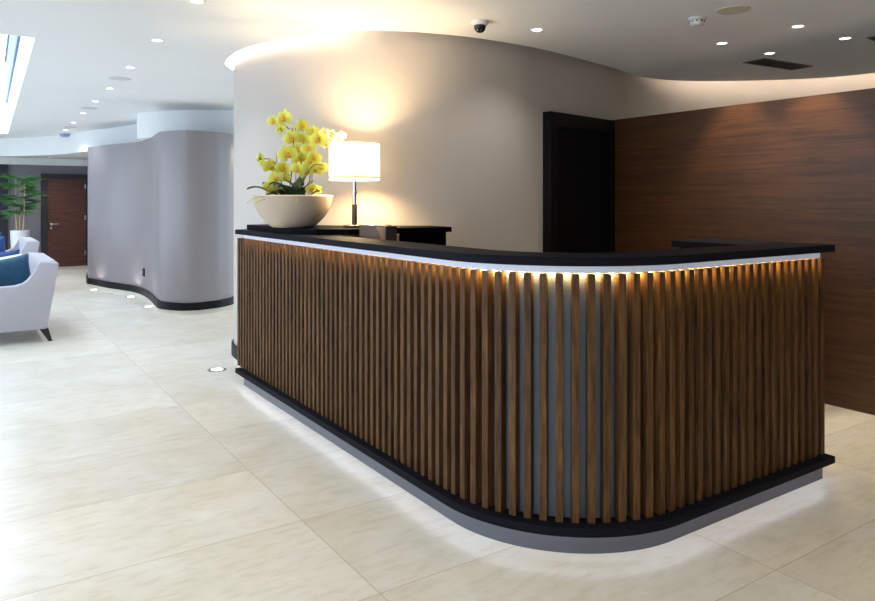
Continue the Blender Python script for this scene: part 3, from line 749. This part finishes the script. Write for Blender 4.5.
for px, py, lab, e in ((537, 29.5, 'single recessed downlight beside the black dome camera', 20), (722, 43, 'recessed downlight between smoke detector and black air vent', 20), (769.5, 53, 'recessed downlight right against the black double air vent', 24), (798, 26, 'recessed downlight beyond the round speaker, furthest from the air vent', 20), (845, 38, 'recessed downlight beside the cut off second vent', 24)):
    x, y = plane(px, py, CEIL); dup(first, (x, y, CEIL), 0, lab, 'downlights over the reception desk'); spot(x, y, CEIL, e)
x, y = plane(49.5, 157.4, SOF); dup(first, (x, y, SOF), 0, 'small downlight in the lowered soffit before the far wall', 'downlights of the soffit'); spot(x, y, SOF, 40)
# unseen spots added over the lobby to brighten the near floor, no fittings
for x, y in ((-1.2, 2.2), (0.2, 2.6), (-2.4, 4.0), (-1.0, 0.2), (1.0, 0.6), (3.0, -0.4), (3.6, 1.0), (-3.0, 0.6)): spot(x, y, CEIL, 30, (1, 0.84, 0.62) if x > -0.5 else (0.92, 0.95, 1.0))
for y in (2.82, 3.44): spot(5.0, y, CEIL, 75, (1, 0.80, 0.55), 72, 0.5)      # added spots without fittings, casting scallops on the panelling
for x, y in ((-0.6, 16.2), (2.4, 16.6), (-2.5, 15.5), (1.2, 14.6)): spot(x, y, SOF - 0.02, 60)      # spots added to brighten the far lounge and soffit, no fittings
# flush round speakers
sp = None
for px, py, lab in ((120, 78.3, 'pale round ceiling speaker between second and third wall-row downlights'), (89.3, 108, 'pale round ceiling speaker between fifth and sixth long-row downlights'), (70, 127, 'pale round ceiling speaker between seventh and eighth long-row downlights'), (733.5, 9.6, 'beige round ceiling speaker beyond the smoke detector')):
    x, y = plane(px, py, CEIL)
    if px == 120: lab = 'pale round ceiling speaker between third and second long-row downlights'
    if sp is None:
        sp = thing('ceiling_speaker', lab, 'speaker', (x, y, CEIL), 0, 'round ceiling speakers')
        obj('grille', lathe([(0.01, -0.006), (0.095, -0.006)], 36, True, False), M['grille_white'], sp)
        obj('rim', lathe([(0.095, -0.007), (0.108, -0.006), (0.11, 0.0)], 36, False, False), M['grille_white'], sp, True)
    else:
        r = dup(sp, (x, y, CEIL), 0, lab, 'round ceiling speakers')
        if px > 400:
            for c in r.children: c.data = c.data.copy(); c.data.materials[0] = M['grille_beige']
# dome camera
x, y = plane(480, 21.5, CEIL)
dc = thing('dome_camera', 'black dome security camera on a cream ceiling mount', 'camera', (x, y, CEIL)); dc.scale = (0.82, 0.82, 0.82)
obj('mount', lathe([(0.078, 0.0), (0.076, -0.02), (0.062, -0.034), (0.05, -0.038)], 32), M['white_plastic'], dc, True)
obj('dome', lathe([(0.054, -0.036), (0.054, -0.05), (0.046, -0.075), (0.03, -0.093), (0.008, -0.1)], 32), M['black_glass'], dc, True)
# smoke detector
x, y = plane(697, 18, CEIL)
sd = thing('smoke_detector', 'round white smoke detector near the round beige speaker', 'smoke detector', (x, y, CEIL))
obj('base', lathe([(0.062, 0.0), (0.062, -0.012), (0.055, -0.016)], 32), M['white_plastic'], sd, True)
obj('head', lathe([(0.052, -0.016), (0.052, -0.036), (0.044, -0.05), (0.03, -0.055), (0.01, -0.056)], 32), M['white_plastic'], sd, True)
bm = bmesh.new()
for k in range(10):
    a = 2 * math.pi * k / 10; c = Vector((0.0515 * math.cos(a), 0.0515 * math.sin(a), -0.028)); bmesh.ops.create_cube(bm, size=1, matrix=Matrix.Translation(c) @ Matrix.Rotation(a, 4, 'Z') @ Matrix.Diagonal((0.004, 0.014, 0.01, 1)))
obj('slots', bm, M['vent'], sd)
# sensors of the long row
x, y = plane(64.5, 133.8, CEIL)
o = obj('ceiling_sensor', lathe([(0.09, 0.0), (0.085, -0.03), (0.06, -0.06), (0.02, -0.07)], 24), M['blue_plastic'], None, True, (x, y, CEIL)); tag(o, 'pale blue dome sensor on the ceiling before the wavy soffit', 'sensor')
x, y = plane(45, 160.2, SOF)
o = obj('ceiling_sensor', lathe([(0.13, 0.0), (0.12, -0.04), (0.08, -0.08), (0.02, -0.09)], 24), M['blue_plastic'], None, True, (x, y, SOF)); tag(o, 'pale blue dome sensor under the soffit above the far door', 'sensor')
x, y = plane(59, 161.5, SOF)
d2 = thing('dome_camera', 'small dark security camera under the soffit before the far door', 'camera', (x, y, SOF))
obj('mount', lathe([(0.07, 0.0), (0.06, -0.03)], 20), M['vent'], d2, True); obj('dome', lathe([(0.055, -0.03), (0.05, -0.07), (0.02, -0.1)], 20), M['black_glass'], d2, True)
# air vents: two panels each, bars running across
def vent(c4, label):
    pts = [Vector(plane(px, py, CEIL)) for px, py in c4]
    ctr = sum(pts, Vector((0, 0))) / 4; L1 = (pts[1] - pts[0]).length; W1 = (pts[3] - pts[0]).length
    e = pts[1] - pts[0]; rz = math.atan2(e.y, e.x)
    t = thing('air_vent', label, 'air vent', (ctr.x, ctr.y, CEIL), rz)
    f = bmesh.new(); h, w = L1 / 2, W1 / 2
    box(f, -h, h, -w, -w + .015, -0.008, 0); box(f, -h, h, w - .015, w, -0.008, 0); box(f, -h, -h + .015, -w, w, -0.008, 0); box(f, h - .015, h, -w, w, -0.008, 0); box(f, -h, h, -.006, .006, -0.008, 0)
    obj('frame', f, M['vent_frame'], t)
    obj('backing', bbox(-h + .01, h - .01, -w + .01, w - .01, -0.003, -0.001), M['ledge'], t)
    for s in (-1, 1):
        g = bmesh.new(); n = 9
        for k in range(n):
            x0 = -h + 0.02 + (L1 - 0.04) * k / n; box(g, x0, x0 + (L1 - .04) / n * .55, *((-w + .015, -.007) if s < 0 else (.007, w - .015)), -0.007, -0.003)
        obj('louvre', g, M['vent'], t)
vent([(747.5, 61.7), (769, 57.6), (809, 65.7), (786.5, 70.6)], 'dark double louvred air vent in the ceiling above the panelling')
vent([(858, 39.2), (878, 36.0), (924, 43.0), (904, 47.0)], 'dark air vent cut by the photo edge beside a downlight')

# ================================================================== SMALL FITTINGS
fl0 = None
for px, py, lab in ((217, 369.8, 'bright round floor uplight by the end of the reception desk'), (148.5, 306.8, 'round floor uplight at the inner bend of the grey wall'), (131, 297, 'round floor uplight midway along the grey wall'), (94, 290, 'round floor uplight at the far end of the grey wall')):
    x, y = plane(px, py, 0)
    if fl0 is None:
        fl0 = thing('floor_light', lab, 'floor light', (x, y, 0), 0, 'uplights set into the stone floor')
        obj('ring', lathe([(0.05, 0.0035), (0.078, 0.003), (0.082, 0.0005)], 28, False, False), mat('steel_ring', (120, 122, 128), 0.3, metal=0.7), fl0, True)
        obj('lens', lathe([(0.002, 0.004), (0.052, 0.004)], 28, True, False), emit('floor_lens', (255, 250, 240), 5.0), fl0)
    else: dup(fl0, (x, y, 0), 0, lab, 'uplights set into the stone floor')
    if px < 200:
        s = bpy.data.lights.new('uplight_beam', 'SPOT'); s.energy = 7; s.spot_size = R_(110); s.spot_blend = 0.8; s.color = (1, .96, .92); s.shadow_soft_size = 0.03
        so = bpy.data.objects.new('uplight_beam', s); C.objects.link(so); so.location = (x, y, 0.03); so.rotation_euler = (math.pi, 0, 0)
# wall socket on the grey curve
best = min(range(len(gpath)), key=lambda i: abs((CX + F * (CA * gpath[i].x - SA * gpath[i].y) / (SA * gpath[i].x + CA * gpath[i].y)) - 143.5) if 8 * 3 < i < 8 * 11 else 1e9)
gn = normals(gpath)[best]; g0 = gpath[best]
ws = thing('wall_socket', 'small black socket low on the concave grey wall', 'socket', (g0.x, g0.y, 0.40), math.atan2(gn.y, gn.x) - math.pi / 2)
obj('plate', bbox(-0.055, 0.055, -0.014, -0.0005, -0.06, 0.06, 0.004, 1), M['skirting'], ws)
obj('insert', bbox(-0.03, 0.03, -0.018, -0.0145, -0.03, 0.03, 0.002, 1), M['black_glass'], ws)

# ================================================================== LIGHT
w = bpy.data.worlds.new('daylight'); scene.world = w; w.use_nodes = True
bg = w.node_tree.nodes['Background']; bg.inputs[0].default_value = (0.62, 0.79, 1.0, 1); bg.inputs[1].default_value = 3.3
def area(name, loc, rot, sx, sy, e, col):
    a = bpy.data.lights.new(name, 'AREA'); a.shape = 'RECTANGLE'; a.size = sx; a.size_y = sy; a.energy = e; a.color = col
    o = bpy.data.objects.new(name, a); C.objects.link(o); o.location = loc; o.rotation_euler = rot
    return o
area('added_passage_fill', (4.6, 11.0, 2.3), (R_(0), 0, 0), 0.6, 0.6, 40, (1.0, 0.86, 0.62))  # added fill lamp, unseen, brightens the wall behind the slit

scene.view_settings.view_transform = 'Standard'
scene.view_settings.look = 'None'
scene.view_settings.exposure = 0.0
try:
    scene.cycles.use_denoising = True
    scene.cycles.denoiser = 'OPENIMAGEDENOISE'
    scene.cycles.max_bounces = 8; scene.cycles.diffuse_bounces = 5; scene.cycles.sample_clamp_indirect = 6.0
except Exception: pass
